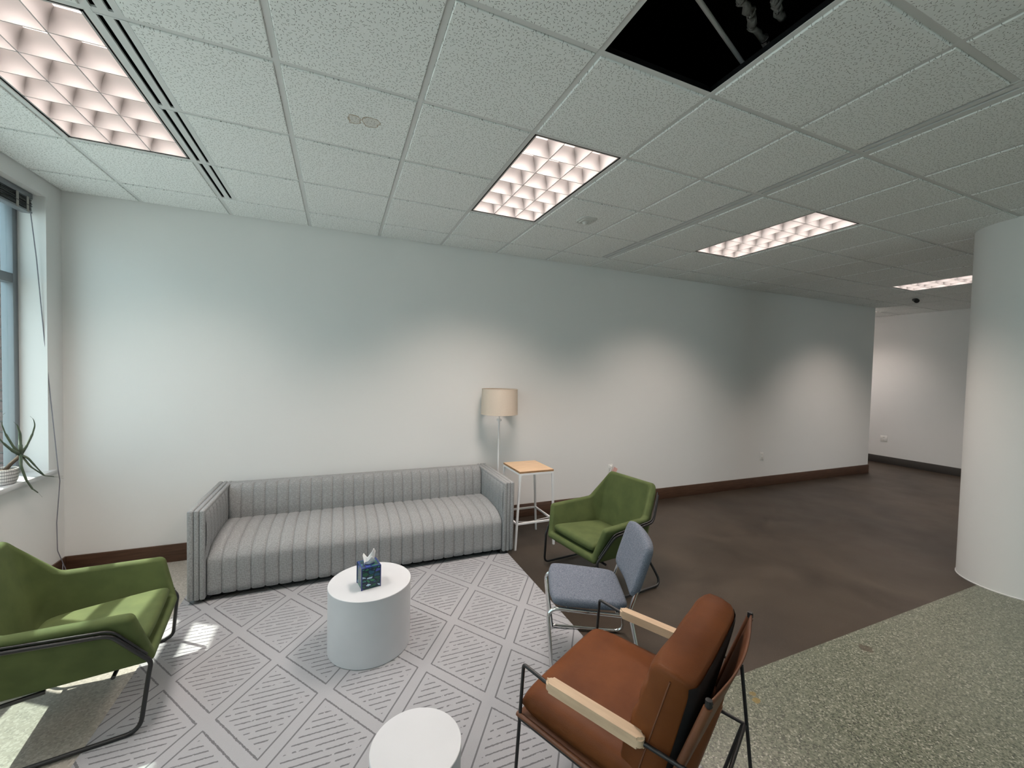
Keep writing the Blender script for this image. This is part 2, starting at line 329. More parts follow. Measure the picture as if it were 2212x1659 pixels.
def fillet(pts, R, n=6, closed=False):
    P = [Vector(p) for p in pts]; out = []; N = len(P)
    for i, p in enumerate(P):
        if not closed and i in (0, N - 1): out.append(p); continue
        r = R[i] if isinstance(R, (list, tuple)) else R
        a = (P[i - 1] - p); b = (P[(i + 1) % N] - p); la, lb = a.length, b.length
        if r <= 0 or la < 1e-6 or lb < 1e-6: out.append(p); continue
        a.normalize(); b.normalize(); an = a.angle(b)
        if an > math.pi - 0.02: out.append(p); continue
        d = min(r / math.tan(an / 2), la * 0.48, lb * 0.48)
        s, e = p + a * d, p + b * d
        for k in range(n + 1):
            q = k / n; out.append((1 - q) ** 2 * s + 2 * q * (1 - q) * p + q * q * e)
    return out
def add_sweep(bm, path, radii, n=10, closed=False, flat=1.0, up0=None, cap=True):
    P = [Vector(p) for p in path]; N = len(P)
    if isinstance(radii, (int, float)): radii = [radii] * N
    T = []
    for i in range(N):
        if closed: a, b = P[i - 1], P[(i + 1) % N]
        else: a, b = P[max(i - 1, 0)], P[min(i + 1, N - 1)]
        T.append((b - a).normalized())
    up = Vector(up0) if up0 else (Vector((0, 0, 1)) if abs(T[0].z) < 0.9 else Vector((1, 0, 0)))
    U = (up - T[0] * up.dot(T[0])).normalized(); rings = []
    for i in range(N):
        U = (U - T[i] * U.dot(T[i])); U.normalize(); V = T[i].cross(U)
        rings.append([bm.verts.new(P[i] + (U * math.cos(2 * math.pi * k / n) * flat + V * math.sin(2 * math.pi * k / n)) * radii[i]) for k in range(n)])
    for i in range(N if closed else N - 1):
        A, B = rings[i], rings[(i + 1) % N]
        for k in range(n): bm.faces.new((A[k], A[(k + 1) % n], B[(k + 1) % n], B[k]))
    if not closed and cap:
        bm.faces.new(rings[0][::-1]); bm.faces.new(rings[-1])
def tube(name, pts, r, mat, parent=None, R=0.0, n=10, closed=False, fn=6):
    bm = bmesh.new(); add_sweep(bm, fillet(pts, R, fn, closed), r, n, closed)
    return from_bm(name, bm, mat, parent, auto=50)
def lathe(name, prof, mat, parent=None, n=48, auto=35, loc=None):
    bm = bmesh.new(); rings = []
    for r, z in prof:
        if r < 1e-6: rings.append([bm.verts.new((0, 0, z))])
        else: rings.append([bm.verts.new((r * math.cos(2 * math.pi * k / n), r * math.sin(2 * math.pi * k / n), z)) for k in range(n)])
    for A, B in zip(rings, rings[1:]):
        for k in range(n):
            k2 = (k + 1) % n
            if len(A) == 1: bm.faces.new((A[0], B[k], B[k2]))
            elif len(B) == 1: bm.faces.new((A[k], A[k2], B[0]))
            else: bm.faces.new((A[k], A[k2], B[k2], B[k]))
    o = from_bm(name, bm, mat, parent, auto=auto)
    if loc: o.location = loc
    return o
def surf(name, fn, nu, nv, mat, parent=None, smooth=True, auto=None):
    bm = bmesh.new(); g = [[bm.verts.new(fn(i / nu, j / nv)) for j in range(nv + 1)] for i in range(nu + 1)]
    for i in range(nu):
        for j in range(nv): bm.faces.new((g[i][j], g[i + 1][j], g[i + 1][j + 1], g[i][j + 1]))
    return from_bm(name, bm, mat, parent, smooth=smooth, auto=auto)
def pillow(name, sx, sy, sz, mat, parent=None, p=6.0, e=0.38, n=22, fn=None, corner=0.0):
    """cushion: two domed faces meeting in a seam; fn maps the local point"""
    bm = bmesh.new()
    def pt(u, v, s):
        h = max(0.0, (1 - abs(u) ** p) * (1 - abs(v) ** p)) ** e
        k = 1 - corner * (abs(u) * abs(v)) ** 4
        q = Vector((u * sx / 2 * k, v * sy / 2 * k, s * sz / 2 * h))
        return fn(q, u, v, s) if fn else q
    def ease(i):
        a = -1 + 2 * i / n; return math.sin(a * math.pi / 2) * 0.6 + a * 0.4
    top = [[bm.verts.new(pt(ease(i), ease(j), 1)) for j in range(n + 1)] for i in range(n + 1)]
    bot = [[top[i][j] if i in (0, n) or j in (0, n) else bm.verts.new(pt(ease(i), ease(j), -1)) for j in range(n + 1)] for i in range(n + 1)]
    for i in range(n):
        for j in range(n):
            bm.faces.new((top[i][j], top[i + 1][j], top[i + 1][j + 1], top[i][j + 1]))
            bm.faces.new((bot[i][j], bot[i][j + 1], bot[i + 1][j + 1], bot[i + 1][j]))
    return from_bm(name, bm, mat, parent, smooth=True)
def visible(p, m=60):
    d = Vector(p) - CP; z = d.dot(FW)
    if z < 0.15: return False
    u = 1106 + 883.78 * d.dot(RT) / z; v = 829.5 + 883.78 * d.dot(DN) / z
    return -m < u < 2212 + m and -m < v < 1659 + m

# ------------------------------------------------------------------ room shell
CZ = 2.98; XE = 12.15; YR = -9.6; TOPZ = 3.75
def structure(o): o['kind'] = 'structure'; return o
structure(box('floor', (-0.0, -2.70, -0.12), (XE, 4.2, 0.0), FLOOR))
structure(box('floor_window_strip', (0.0, -2.70, -0.1), (1.2, 0.0, 0.0006), STRIP))
structure(box('floor_terrazzo', (-0.0, YR, -0.12), (XE, -2.70, 0.0), TERR))
structure(box('wall_back', (-0.1, 0.0, 0.0), (10.80, 0.18, TOPZ), WALL))
structure(box('wall_right', (XE, YR, 0.0), (XE + 0.15, 4.2, TOPZ), WALL))
structure(boxes('wall_rear', [((-0.1, YR - 0.15, 0.0), (4.6, YR, TOPZ)), ((7.4, YR - 0.15, 0.0), (XE + 0.15, YR, TOPZ)), ((4.6, YR - 0.15, 0.0), (7.4, YR, 0.1)), ((4.6, YR - 0.15, 2.6), (7.4, YR, TOPZ))], WALL))
def add_fill_window():  # unseen window added behind the camera for cool fill daylight
    r = empty('window_4', (6.0, YR - 0.08, 0.1), kind='structure'); xs = [-1.4, 0.0, 1.4]
    for x in xs: box('mullion', (max(x - 0.03, -1.4), -0.03, 0.0), (min(x + 0.03, 1.4), 0.03, 2.5), ALU, r, bev=0.003)
    for z in (0.0, 2.44):
        for a, b in zip(xs, xs[1:]): box('window_frame', (a + 0.03, -0.03, z), (b - 0.03, 0.03, z + 0.06), ALU, r)
    for a, b in zip(xs, xs[1:]): box('pane', (a + 0.03, -0.004, 0.06), (b - 0.03, 0.004, 2.44), GLASS, r)
structure(box('wall_corridor', (10.6, 4.2, 0.0), (XE + 0.15, 4.35, TOPZ), WALL))
structure(box('wall_corridor_side', (10.62, 0.18, 0.0), (10.80, 4.2, TOPZ), WALL))
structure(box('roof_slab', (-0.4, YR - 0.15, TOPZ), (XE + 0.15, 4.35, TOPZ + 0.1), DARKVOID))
ZS, ZH = 0.86, 2.86
wins = [(-2.70, -0.18), (-5.9, -3.2), (-9.1, -6.4)]
segs = []; y = 0.0
wl = []
wl.append(((-0.15, YR, 0.0), (0.0, 0.0, ZS))); wl.append(((-0.15, YR, ZH), (0.0, 0.0, TOPZ)))
edges = [0.0] + [e for a, b in wins for e in (b, a)] + [YR]
for k in range(0, len(edges), 2): wl.append(((-0.15, edges[k + 1], ZS), (0.0, edges[k], ZH)))
structure(boxes('wall_left', wl, WALL))
# outer brick leaf, mortar core with single bricks showing in the window reveal
wo = structure(boxes('wall_left_outer', [((-0.345, YR, -0.5), (-0.225, 0.9, ZS - 0.03)), ((-0.345, YR, ZH + 0.03), (-0.225, 0.9, TOPZ)),
    ((-0.345, -0.136, ZS - 0.03), (-0.225, 0.9, ZH + 0.03)), ((-0.345, -3.15, ZS - 0.03), (-0.225, -2.75, ZH + 0.03)), ((-0.345, -6.35, ZS - 0.03), (-0.225, -5.95, ZH + 0.03)), ((-0.345, YR, ZS - 0.03), (-0.225, -9.15, ZH + 0.03))], MORTAR))
bmb = bmesh.new(); add_box(bmb, (-0.06, -0.10, -0.031), (0.06, 0.0, 0.031)); bmesh.ops.bevel(bmb, geom=bmb.edges[:], offset=0.003, segments=1, affect='EDGES')
mb = bpy.data.meshes.new('brick'); bmesh.ops.recalc_face_normals(bmb, faces=bmb.faces); bmb.to_mesh(mb); bmb.free(); mb.materials.append(BRICKM)
zz = ZS + 0.005
while zz < ZH:
    for yy in (-0.05,):
        b = mesh_obj('brick', mb, BRICKM, wo); b.location = (-0.292 + random.uniform(-0.002, 0.002), yy + random.uniform(-0.002, 0.001), zz + 0.033)
    zz += 0.075
structure(box('ground_front', (-0.34, -45, -0.6), (45, YR - 0.16, -0.02), GROUNDM))
add_fill_window()
structure(box('ground', (-45, -40, -0.6), (-0.35, 40, -0.5), GROUNDM))

# window frames
def window(n, y0, y1, mull):
    root = empty('window_%d' % n, (-0.15, (y0 + y1) / 2, ZS), kind='structure')
    o = Vector(root.location)
    def bar(nm, a, b, mt=ALU): return box(nm, Vector(a) - o, Vector(b) - o, mt, root, bev=0.004)
    X0, X1 = -0.215, -0.150
    bar('window_frame', (X0, y0, ZS), (X1, y1, ZS + 0.05)); bar('window_frame', (X0, y0, ZH - 0.05), (X1, y1, ZH))
    bar('window_frame', (X0, y1 - 0.045, ZS + 0.05), (X1, y1, ZH - 0.05)); bar('window_frame', (X0, y0, ZS + 0.05), (X1, y0 + 0.045, ZH - 0.05))
    ys = [y0 + 0.045] + mull + [y1 - 0.045]
    for m_ in mull: bar('mullion', (X0, m_ - 0.028, ZS + 0.05), (X1, m_ + 0.028, ZH - 0.05))
    for a, b in zip(ys, ys[1:]):
        a2 = a + (0.028 if a in mull else 0); b2 = b - (0.028 if b in mull else 0)
        bar('transom', (X0, a2, 2.22), (X1, b2, 2.285))
        for z0, z1 in ((ZS + 0.05, 2.22), (2.285, ZH - 0.05)):
            box('pane', Vector((-0.186, a2, z0)) - o, Vector((-0.180, b2, z1)) - o, GLASS, root)
    return root
window(1, -2.70, -0.18, [-1.02, -1.86]); window(2, -5.9, -3.2, [-4.1, -5.0]); window(3, -9.1, -6.4, [-7.3, -8.2])
structure(box('window_sill', (-0.15, -2.74, 0.835), (0.035, -0.145, ZS + 0.008), SILL, bev=0.004))
structure(box('window_sill', (-0.15, -5.94, 0.835), (0.035, -3.16, ZS + 0.008), SILL, bev=0.004))
# baseboards
structure(box('baseboard_back', (0.0, -0.014, 0.0), (10.814, 0.0, 0.150), WOODB, bev=0.003))
structure(box('baseboard_left', (0.0, YR, 0.0), (0.014, -0.014, 0.150), WOODB, bev=0.003))
structure(box('baseboard_corner', (10.80, 0.0, 0.0), (10.814, 4.2, 0.150), WOODB, bev=0.003))
structure(box('baseboard_right', (XE - 0.012, YR, 0.0), (XE, 4.2, 0.145), BASEG, bev=0.003))
# column
cl = structure(lathe('column', [(0.0, 0.0), (0.343, 0.0), (0.343, CZ + 0.05), (0.0, CZ + 0.05)], COLUMN, n=96, loc=(7.18, -2.82, 0)))
tr = lathe('caulk_line', [(0.343, 0.0), (0.3475, 0.0), (0.3475, 0.006), (0.343, 0.008)], SILL, cl, n=96)

# ------------------------------------------------------------------ ceiling
T = 0.6096
def GX(i): return 0.487 + T * i
def GY(j): return -(0.388 + T * j)
ceil = structure(empty('ceiling', (0, 0, CZ)))
lights = [(0, 1), (4, 1), (8, 1), (14, 1)]
hidden_lights = [(0, 6), (8, 6), (17, 3)]
skip = set()
for i, j in lights + hidden_lights: skip |= {(i, j), (i, j + 1)}
HOLE = (4, 4); skip |= {(4, 4), (4, 5), (17, -3), (17, -2)}
SLW = 0.100
tile_cache = {}
def add_tile(bm, cx, cy, sx, sy, dz=0.0):
    a, b = sx / 2, sy / 2
    add_box(bm, (cx - a + 0.001, cy - b + 0.001, 0.001 + dz), (cx + a - 0.001, cy + b - 0.001, 0.014 + dz))
    i = 0.0145; c = 0.003; zf = -0.007 + dz; zt = 0.001 + dz
    r0 = [bm.verts.new((cx + sx_ * (a - i), cy + sy_ * (b - i), zt)) for sx_, sy_ in ((-1, -1), (1, -1), (1, 1), (-1, 1))]
    r1 = [bm.verts.new((cx + sx_ * (a - i), cy + sy_ * (b - i), zf + c)) for sx_, sy_ in ((-1, -1), (1, -1), (1, 1), (-1, 1))]
    r2 = [bm.verts.new((cx + sx_ * (a - i - c), cy + sy_ * (b - i - c), zf)) for sx_, sy_ in ((-1, -1), (1, -1), (1, 1), (-1, 1))]
    for A, B in ((r0, r1), (r1, r2)):
        for k in range(4): bm.faces.new((A[k], A[(k + 1) % 4], B[(k + 1) % 4], B[k]))
    bm.faces.new(r2)
rest = bmesh.new(); rest_t = bmesh.new(); nrest = 0
cells = [(i, j) for i in range(-1, 20) for j in range(-1, 16)]
for i, j in cells + [(i, j) for i in (16, 17, 18, 19) for j in range(-9, -1)]:
    x0, x1 = max(0.0, GX(i)), min(XE, GX(i + 1)); y0, y1 = max(YR, GY(j + 1)), GY(j)
    if j == -1 and x0 < 10.7: y1 = 0.0
    if j < -1 and x0 < 10.6: continue
    if x1 - x0 < 0.05 or y1 - y0 < 0.05: continue
    if (i, j) in skip: continue
    if j >= 0 and i == 1: x0 += 0.012 + SLW - 0.012
    if j >= 0 and i == 6: x1 -= SLW
    cx, cy, sx, sy = (x0 + x1) / 2, (y0 + y1) / 2, x1 - x0, y1 - y0
    if visible((cx, cy, CZ), 320) and math.hypot(cx - 7.18, cy + 2.82) > 0.25 and not (cx > 7.0 and cy < -2.9):
        key = (round(sx, 3), round(sy, 3), (i, j) == (2, 2))
        if key not in tile_cache:
            bm = bmesh.new(); add_tile(bm, 0, 0, sx, sy); bmesh.ops.recalc_face_normals(bm, faces=bm.faces)
            me = bpy.data.meshes.new('ceiling_tile'); bm.to_mesh(me); bm.free(); me.materials.append(TILES if key[2] else TILE); tile_cache[key] = me
        o = mesh_obj('ceiling_tile', tile_cache[key], None, ceil); o.location = (cx, cy, random.uniform(-0.0008, 0.0008))
    else: add_tile(rest, cx, cy, sx, sy)
tag(from_bm('distant_ceiling_tiles', rest, TILE, ceil), kind='stuff')
def tee(bm, c0, c1):
    add_box(bm, c0, c1)
for i in range(0, 20):          # runners towards the back wall
    x = GX(i); ye = 4.2 if x > 10.85 else 0.0
    bm = bmesh.new(); add_box(bm, (x - 0.012, YR, -0.0012), (x + 0.012, ye, 0.001)); add_box(bm, (x - 0.001, YR, 0.001), (x + 0.001, ye, 0.035), 1)
    from_bm('main_runner', bm, TEE, ceil).data.materials.append(GAP_SHADE)  # web painted black to stand in for shadow above the grid
for i in range(-1, 20):
    for j in range(-9, 16):
        x0, x1 = max(0.0, GX(i)), min(XE, GX(i + 1)); y = GY(j)
        if y > -0.01 and x0 < 10.7: continue
        if y < YR + 0.1: continue
        if (i, j) in skip and (i, j - 1) in skip: continue
        if j == 5 and i == 4: continue
        if j >= 0 and i == 6: x1 -= SLW if j == 2 else 0.0
        a = ((x0 + 0.0121, y - 0.012, -0.0004), (x1 - 0.0121, y + 0.012, 0.001)); b = ((x0 + 0.012, y - 0.001, 0.001), (x1 - 0.012, y + 0.001, 0.035))
        if visible(((x0 + x1) / 2, y, CZ), 320) and not (x0 > 7.0 and y < -2.9):
            bm = bmesh.new(); add_box(bm, *a); add_box(bm, *b, 1); from_bm('cross_tee', bm, TEE, ceil).data.materials.append(GAP_SHADE)  # cross tee webs get the same painted shadow
        else: add_box(rest_t, *a); add_box(rest_t, *b)
tag(from_bm('distant_ceiling_tees', rest_t, TEE, ceil), kind='stuff')
boxes('wall_angle', [((0, -0.012, -0.001), (10.80, 0, 0.001)), ((0, YR, -0.001), (0.012, -0.012, 0.001)), ((XE - 0.012, YR, -0.001), (XE, 4.2, 0.001))], TEE, ceil)

# recessed parabolic troffers
def wedge(bm, axis, pos, a, b, z0, z1, wb, wt):
    """blade along `axis` from a to b at `pos`, concave sides"""
    prof = []
    for k in range(5):
        q = k / 4; prof.append((wb + (wt - wb) * q ** 2.2, z0 + (z1 - z0) * q))
    ring = [(-w_, z_) for w_, z_ in prof] + [(w_, z_) for w_, z_ in prof[::-1]]
    A, B = [], []
    for w_, z_ in ring:
        if axis == 'y': A.append(bm.verts.new((pos + w_, a, z_))); B.append(bm.verts.new((pos + w_, b, z_)))
        else: A.append(bm.verts.new((a, pos + w_, z_))); B.append(bm.verts.new((b, pos + w_, z_)))
    n = len(ring)
    for k in range(n): bm.faces.new((A[k], A[(k + 1) % n], B[(k + 1) % n], B[k]))
    bm.faces.new(A); bm.faces.new(B[::-1])
def troffer(i, j, label, k=1.0):
    x0, x1, y0, y1 = GX(i), GX(i + 1), GY(j + 2), GY(j)
    cx, cy = (x0 + x1) / 2, (y0 + y1) / 2
    r = empty('ceiling_light', (cx, cy, CZ), label=label, cat='ceiling light', group='recessed ceiling lights')
    hx, hy = T / 2 - 0.012, T - 0.012
    boxes('housing', [((-hx, -hy, 0.135), (hx, hy, 0.145)), ((-hx, -hy, 0.0), (-hx + 0.004, hy, 0.135)), ((hx - 0.004, -hy, 0.0), (hx, hy, 0.135)),
        ((-hx, -hy, 0.0), (hx, -hy + 0.004, 0.135)), ((-hx, hy - 0.004, 0.0), (hx, hy, 0.135))], HOUSE, r)
    g0, g1 = 0.004, 0.013
    boxes('black_trim', [((-hx + g0, -hy + g0, 0.002), (-hx + g1, hy - g0, 0.02)), ((hx - g1, -hy + g0, 0.002), (hx - g0, hy - g0, 0.02)),
        ((-hx + g1, -hy + g0, 0.002), (hx - g1, -hy + g1, 0.02)), ((-hx + g1, hy - g1, 0.002), (hx - g1, hy - g0, 0.02))], GAP_SHADE, r)
    lx, ly = hx - g1, hy - g1; z0, z1 = 0.002, 0.092
    bm = bmesh.new()
    for s in (-1, 1):
        wedge(bm, 'y', s * (lx - 0.004), -ly, ly, z0, z1, 0.004, 0.030); wedge(bm, 'x', s * (ly - 0.004), -lx, lx, z0, z1, 0.004, 0.030)
    from_bm('louver_frame', bm, BLADE, r, auto=40)
    for q in (1, 2):
        bm = bmesh.new(); wedge(bm, 'y', -lx + 2 * lx * q / 3, -ly, ly, z0, z1, 0.0025, 0.034); from_bm('long_louver_blade', bm, BLADE, r, auto=40)
    for q in range(1, 6):
        bm = bmesh.new(); wedge(bm, 'x', -ly + 2 * ly * q / 6, -lx, lx, z0, z1, 0.0025, 0.030); from_bm('cross_louver_blade', bm, BLADE, r, auto=40)
    for q in range(3):
        xx = -lx + 2 * lx * (q + 0.5) / 3
        bm = bmesh.new(); add_sweep(bm, [(xx, -ly + 0.02, 0.112), (xx, ly - 0.02, 0.112)], 0.0127, 10); from_bm('fluorescent_tube', bm, TUBEM, r, smooth=False)
    l = bpy.data.lights.new('lamp_glow', 'AREA'); l.shape = 'RECTANGLE'; l.size = 2 * lx - 0.02; l.size_y = 2 * ly - 0.02; l.energy = FIX * (0.6 + 0.4 * k); l.color = (1.0, 0.89, 0.83); l.spread = math.radians(119)
    lo = bpy.data.objects.new('lamp_glow', l); COL.objects.link(lo); lo.parent = r; lo.location = (0, 0, 0.096)
    # photometric profile of the parabolic louver: full output below the cut-off angle, none above it
    l = bpy.data.lights.new('lamp_beam', 'AREA'); l.shape = 'RECTANGLE'; l.size = 2 * lx - 0.02; l.size_y = 2 * ly - 0.02; l.energy = BEAM * k; l.color = (1.0, 0.79, 0.65)
    l.use_nodes = True; t = l.node_tree; em = next(n for n in t.nodes if n.type == 'EMISSION')
    g = nd(t, 'ShaderNodeNewGeometry'); dp = nd(t, 'ShaderNodeVectorMath', operation='DOT_PRODUCT'); t.links.new(g.outputs['Incoming'], dp.inputs[0]); t.links.new(g.outputs['Normal'], dp.inputs[1])
    mr = nd(t, 'ShaderNodeMapRange', interpolation_type='SMOOTHSTEP'); inp(mr, 'From Min', math.cos(math.radians(62))); inp(mr, 'From Max', math.cos(math.radians(48)))
    t.links.new(math_(t, 'ABSOLUTE', dp.outputs['Value']), mr.inputs['Value']); mn = nd(t, 'ShaderNodeMapRange'); inp(mn, 'From Min', 0.70); inp(mn, 'From Max', 1.0); inp(mn, 'To Min', 1.0); inp(mn, 'To Max', 0.45)
    t.links.new(math_(t, 'ABSOLUTE', dp.outputs['Value']), mn.inputs['Value'])
    t.links.new(math_(t, 'MULTIPLY', mr.outputs['Result'], mn.outputs['Result']), em.inputs['Strength'])
    lo = bpy.data.objects.new('lamp_beam', l); COL.objects.link(lo); lo.parent = r; lo.location = (0, 0, -0.002)
    return r
troffer(0, 1, 'largest ceiling light, beside the slot vent near the window', 0.55)
troffer(4, 1, 'ceiling light in the middle, left of the ceiling sensor', 1.12)
troffer(8, 1, 'ceiling light to the right of the long slot vent')
troffer(14, 1, 'farthest ceiling light, half hidden by the round column', 0.85)
troffer(0, 6, 'ceiling light above the left edge behind the camera', 0.6)
troffer(8, 6, 'ceiling light near the round column behind the camera', 0.7)
troffer(17, 3, 'ceiling light hidden behind the round column', 0.25)
troffer(17, -3, 'ceiling light in the corridor hidden behind the end of the back wall', 0.26)

# linear slot diffusers
def slot(x0, j0, j1, label):
    y1, y0 = GY(j0) - 0.012, GY(j1) + 0.012
    r = empty('slot_diffuser', (x0, (y0 + y1) / 2, CZ), label=label, cat='air vent', group='linear slot vents')
    h = (y1 - y0) / 2
    boxes('vent_frame', [((0.0, -h, -0.003), (0.006, h, 0.006)), ((0.074, -h, -0.003), (SLW, h, 0.006)), ((0.006, -h, -0.002), (0.074, -h + 0.006, 0.006)), ((0.006, h - 0.006, -0.002), (0.074, h, 0.006))], TEE, r)
    box('vent_bar', (0.025, -h + 0.006, -0.002), (0.057, h - 0.006, 0.006), TEE, r)
    boxes('vent_backing', [((0.0, -h, 0.05), (SLW, h, 0.054)), ((0.0, -h, 0.006), (0.004, h, 0.05)), ((SLW - 0.004, -h, 0.006), (SLW, h, 0.05)), ((0.026, -h + 0.007, 0.006), (0.056, h - 0.007, 0.05))], GAP_SHADE, r)
for j0, j1, nm in ((0, 1, 'last slot vent piece by the back wall on the window side'), (1, 2, 'slot vent piece along the lower half of the window-side light'), (2, 3, 'slot vent piece along the upper half of the window-side light'), (3, 4, 'slot vent piece at the top edge, beyond the window-side light')):
    slot(GX(1) + 0.012, j0, j1, nm)
for j0, j1, nm in ((0, 1, 'slot vent piece nearest the back wall in the middle ceiling row'), (1, 3, 'long slot vent piece left of the third ceiling light'), (3, 4, 'slot vent piece between the third ceiling light and the right edge piece'), (4, 6, 'slot vent piece running out at the right image edge')):
    slot(GX(7) - 0.012 - SLW + 0.0, j0, j1, nm)

# open ceiling bay: bare plenum with a conduit and hanging insulation
tag(tube('conduit', [(3.074, -3.050, 3.2), (3.292, -2.974, 3.2), (3.728, -2.822, 3.2), (3.95, -2.745, 3.2)], 0.010, WHITE, n=8), 'thin white conduit crossing the black opening in the ceiling', 'conduit')
def strand(name, pts, label):
    bm = bmesh.new(); path = fillet(pts, 0.03, 4); n = len(path)
    P = []
    for k in range(len(path) - 1):
        for q in range(4): P.append(path[k].lerp(path[k + 1], q / 4))
    rr = [0.010 + 0.010 * random.random() for _ in P]; P = [p + Vector((random.uniform(-1, 1), random.uniform(-1, 1), 0)) * 0.006 for p in P]
    add_sweep(bm, P, rr, 7); tag(from_bm(name, bm, FLUFF, smooth=True), label, 'insulation', 'torn insulation in the ceiling opening')
strand('insulation_strand', [(3.37, -3.10, 3.20), (3.444, -3.043, 3.2), (3.53, -3.02, 3.2), (3.60, -2.975, 3.2), (3.711, -2.95, 3.2), (3.80, -2.90, 3.21)], 'longer ragged grey insulation strand inside the ceiling opening')
strand('insulation_strand', [(3.48, -3.16, 3.20), (3.57, -3.10, 3.2), (3.62, -3.075, 3.2), (3.70, -3.045, 3.2)], 'shorter ragged grey insulation tuft at the top edge of the ceiling opening')

# occupancy sensor
def rounded_plate(bm, hx, hy, r, z0, z1, n=5, inset=0.0):
    ring = []
    for cx, cy, a0 in ((hx - r, hy - r, 0), (-hx + r, hy - r, 90), (-hx + r, -hy + r, 180), (hx - r, -hy + r, 270)):
        for k in range(n + 1):
            a = math.radians(a0 + 90 * k / n); ring.append((cx + r * math.cos(a), cy + r * math.sin(a)))
    A = [bm.verts.new((x, y, z0)) for x, y in ring]; s = 1 - inset / max(hx, hy)
    B = [bm.verts.new((x * s, y * s, z1)) for x, y in ring]; m = len(ring)
    for k in range(m): bm.faces.new((A[k], A[(k + 1) % m], B[(k + 1) % m], B[k]))
    bm.faces.new(A[::-1]); bm.faces.new(B)
SENSOR = M('sensor_plastic', (0.58, 0.59, 0.57), 0.5)
sn = empty('ceiling_sensor', (3.876, -1.277, CZ - 0.007), label='white square occupancy sensor on the ceiling beside the middle light', cat='sensor')
bm = bmesh.new(); rounded_plate(bm, 0.075, 0.075, 0.03, 0.0, -0.012, inset=0.008); from_bm('sensor_plate', bm, SENSOR, sn)
bm = bmesh.new(); rounded_plate(bm, 0.055, 0.055, 0.024, -0.012, -0.020, inset=0.006); from_bm('sensor_body', bm, SENSOR, sn)
d = lathe('sensor_lens', [(0.0, -0.040), (0.012, -0.038), (0.022, -0.031), (0.027, -0.020), (0.0, -0.018)], SENSOR, sn, n=20); d.location = (-0.005, 0.008, 0)
lathe('indicator', [(0.0, -0.027), (0.006, -0.025), (0.008, -0.019), (0.0, -0.018)], SENSOR, sn, n=10).location = (0.020, -0.030, 0)
# small camera
sc_ = empty('security_camera', (10.20, -0.80, CZ), label='tiny black security camera on the ceiling past the back wall', cat='camera')
lathe('camera_mount', [(0, 0), (0.045, 0.0), (0.040, -0.02), (0, -0.02)], PLASTIC, sc_, n=16)
tube('camera_body', [(0.03, 0.02, -0.03), (-0.05, -0.04, -0.07)], 0.032, BLACK, sc_, n=12)

# ------------------------------------------------------------------ sofa
sofa = empty('sofa', (0, 0, 0), label='long grey channel-tufted sofa against the back wall', cat='sofa')
SX0, SX1, SY0, SY1, SH = 1.015, 3.455, -0.865, -0.05, 0.672
AW = 0.108; IX0, IX1 = SX0 + AW, SX1 - AW; NC = 25; CW = (IX1 - IX0) / NC
box('seat_base', (IX0, -0.80, 0.055), (IX1, -0.10, 0.22), SEAM, sofa)
box('back_frame', (IX0 - 0.03, -0.150, 0.045), (IX1 + 0.03, SY1, SH - 0.008), GREYF, sofa, bev=0.012, seg=3)
def chan(name, prof, width, bulge, mat, nx=12):
    """padded channel: profile polyline (a,b) in the plane across x, puffed across the width"""
    P = [Vector((0, a, b)) for a, b in prof]; N = []
    for i in range(len(P)):
        t_ = (P[min(i + 1, len(P) - 1)] - P[max(i - 1, 0)]).normalized(); N.append(Vector((0, -t_.z, t_.y)))
    bm = bmesh.new(); g = []
    for i, p in enumerate(P):
        row = []
        for k in range(nx + 1):
            q = -1 + 2 * k / nx; row.append(bm.verts.new(Vector((q * width / 2, 0, 0)) + p + N[i] * bulge * ((1 - abs(q) ** 4) ** 0.5 - 1)))
        g.append(row)
    for i in range(len(P) - 1):
        for k in range(nx): bm.faces.new((g[i][k], g[i + 1][k], g[i + 1][k + 1], g[i][k + 1]))
    me = bpy.data.meshes.new(name); bmesh.ops.recalc_face_normals(bm, faces=bm.faces); bm.to_mesh(me); bm.free()
    for p in me.polygons: p.use_smooth = True
    me.materials.append(mat); return me
sp = [(-0.830, 0.050)] + [(-0.845, 0.06 + 0.225 * k / 6) for k in range(7)]
for k in range(1, 13):
    a = math.radians(90 * k / 12); sp.append((-0.845 + 0.21 * (1 - math.cos(a)) * 1.0, 0.285 + 0.115 * math.sin(a)))
sp += [(-0.55, 0.410), (-0.45, 0.415), (-0.35, 0.412), (-0.24, 0.400), (-0.14, 0.385)]
seat_me = chan('seat_channel', sp, CW, 0.011, GREYF)
bp = [(-0.245, 0.36), (-0.252, 0.42), (-0.250, 0.48), (-0.240, 0.54), (-0.226, 0.60), (-0.214, 0.635), (-0.200, 0.655), (-0.180, 0.664), (-0.140, 0.666)]
back_me = chan('back_channel', bp, CW, 0.010, GREYF)
for k in range(NC):
    xc = IX0 + CW * (k + 0.5)
    for nm, me in (('seat_channel', seat_me), ('back_channel', back_me)):
        o = mesh_obj(nm, me, None, sofa); o.location = (xc, 0, 0)
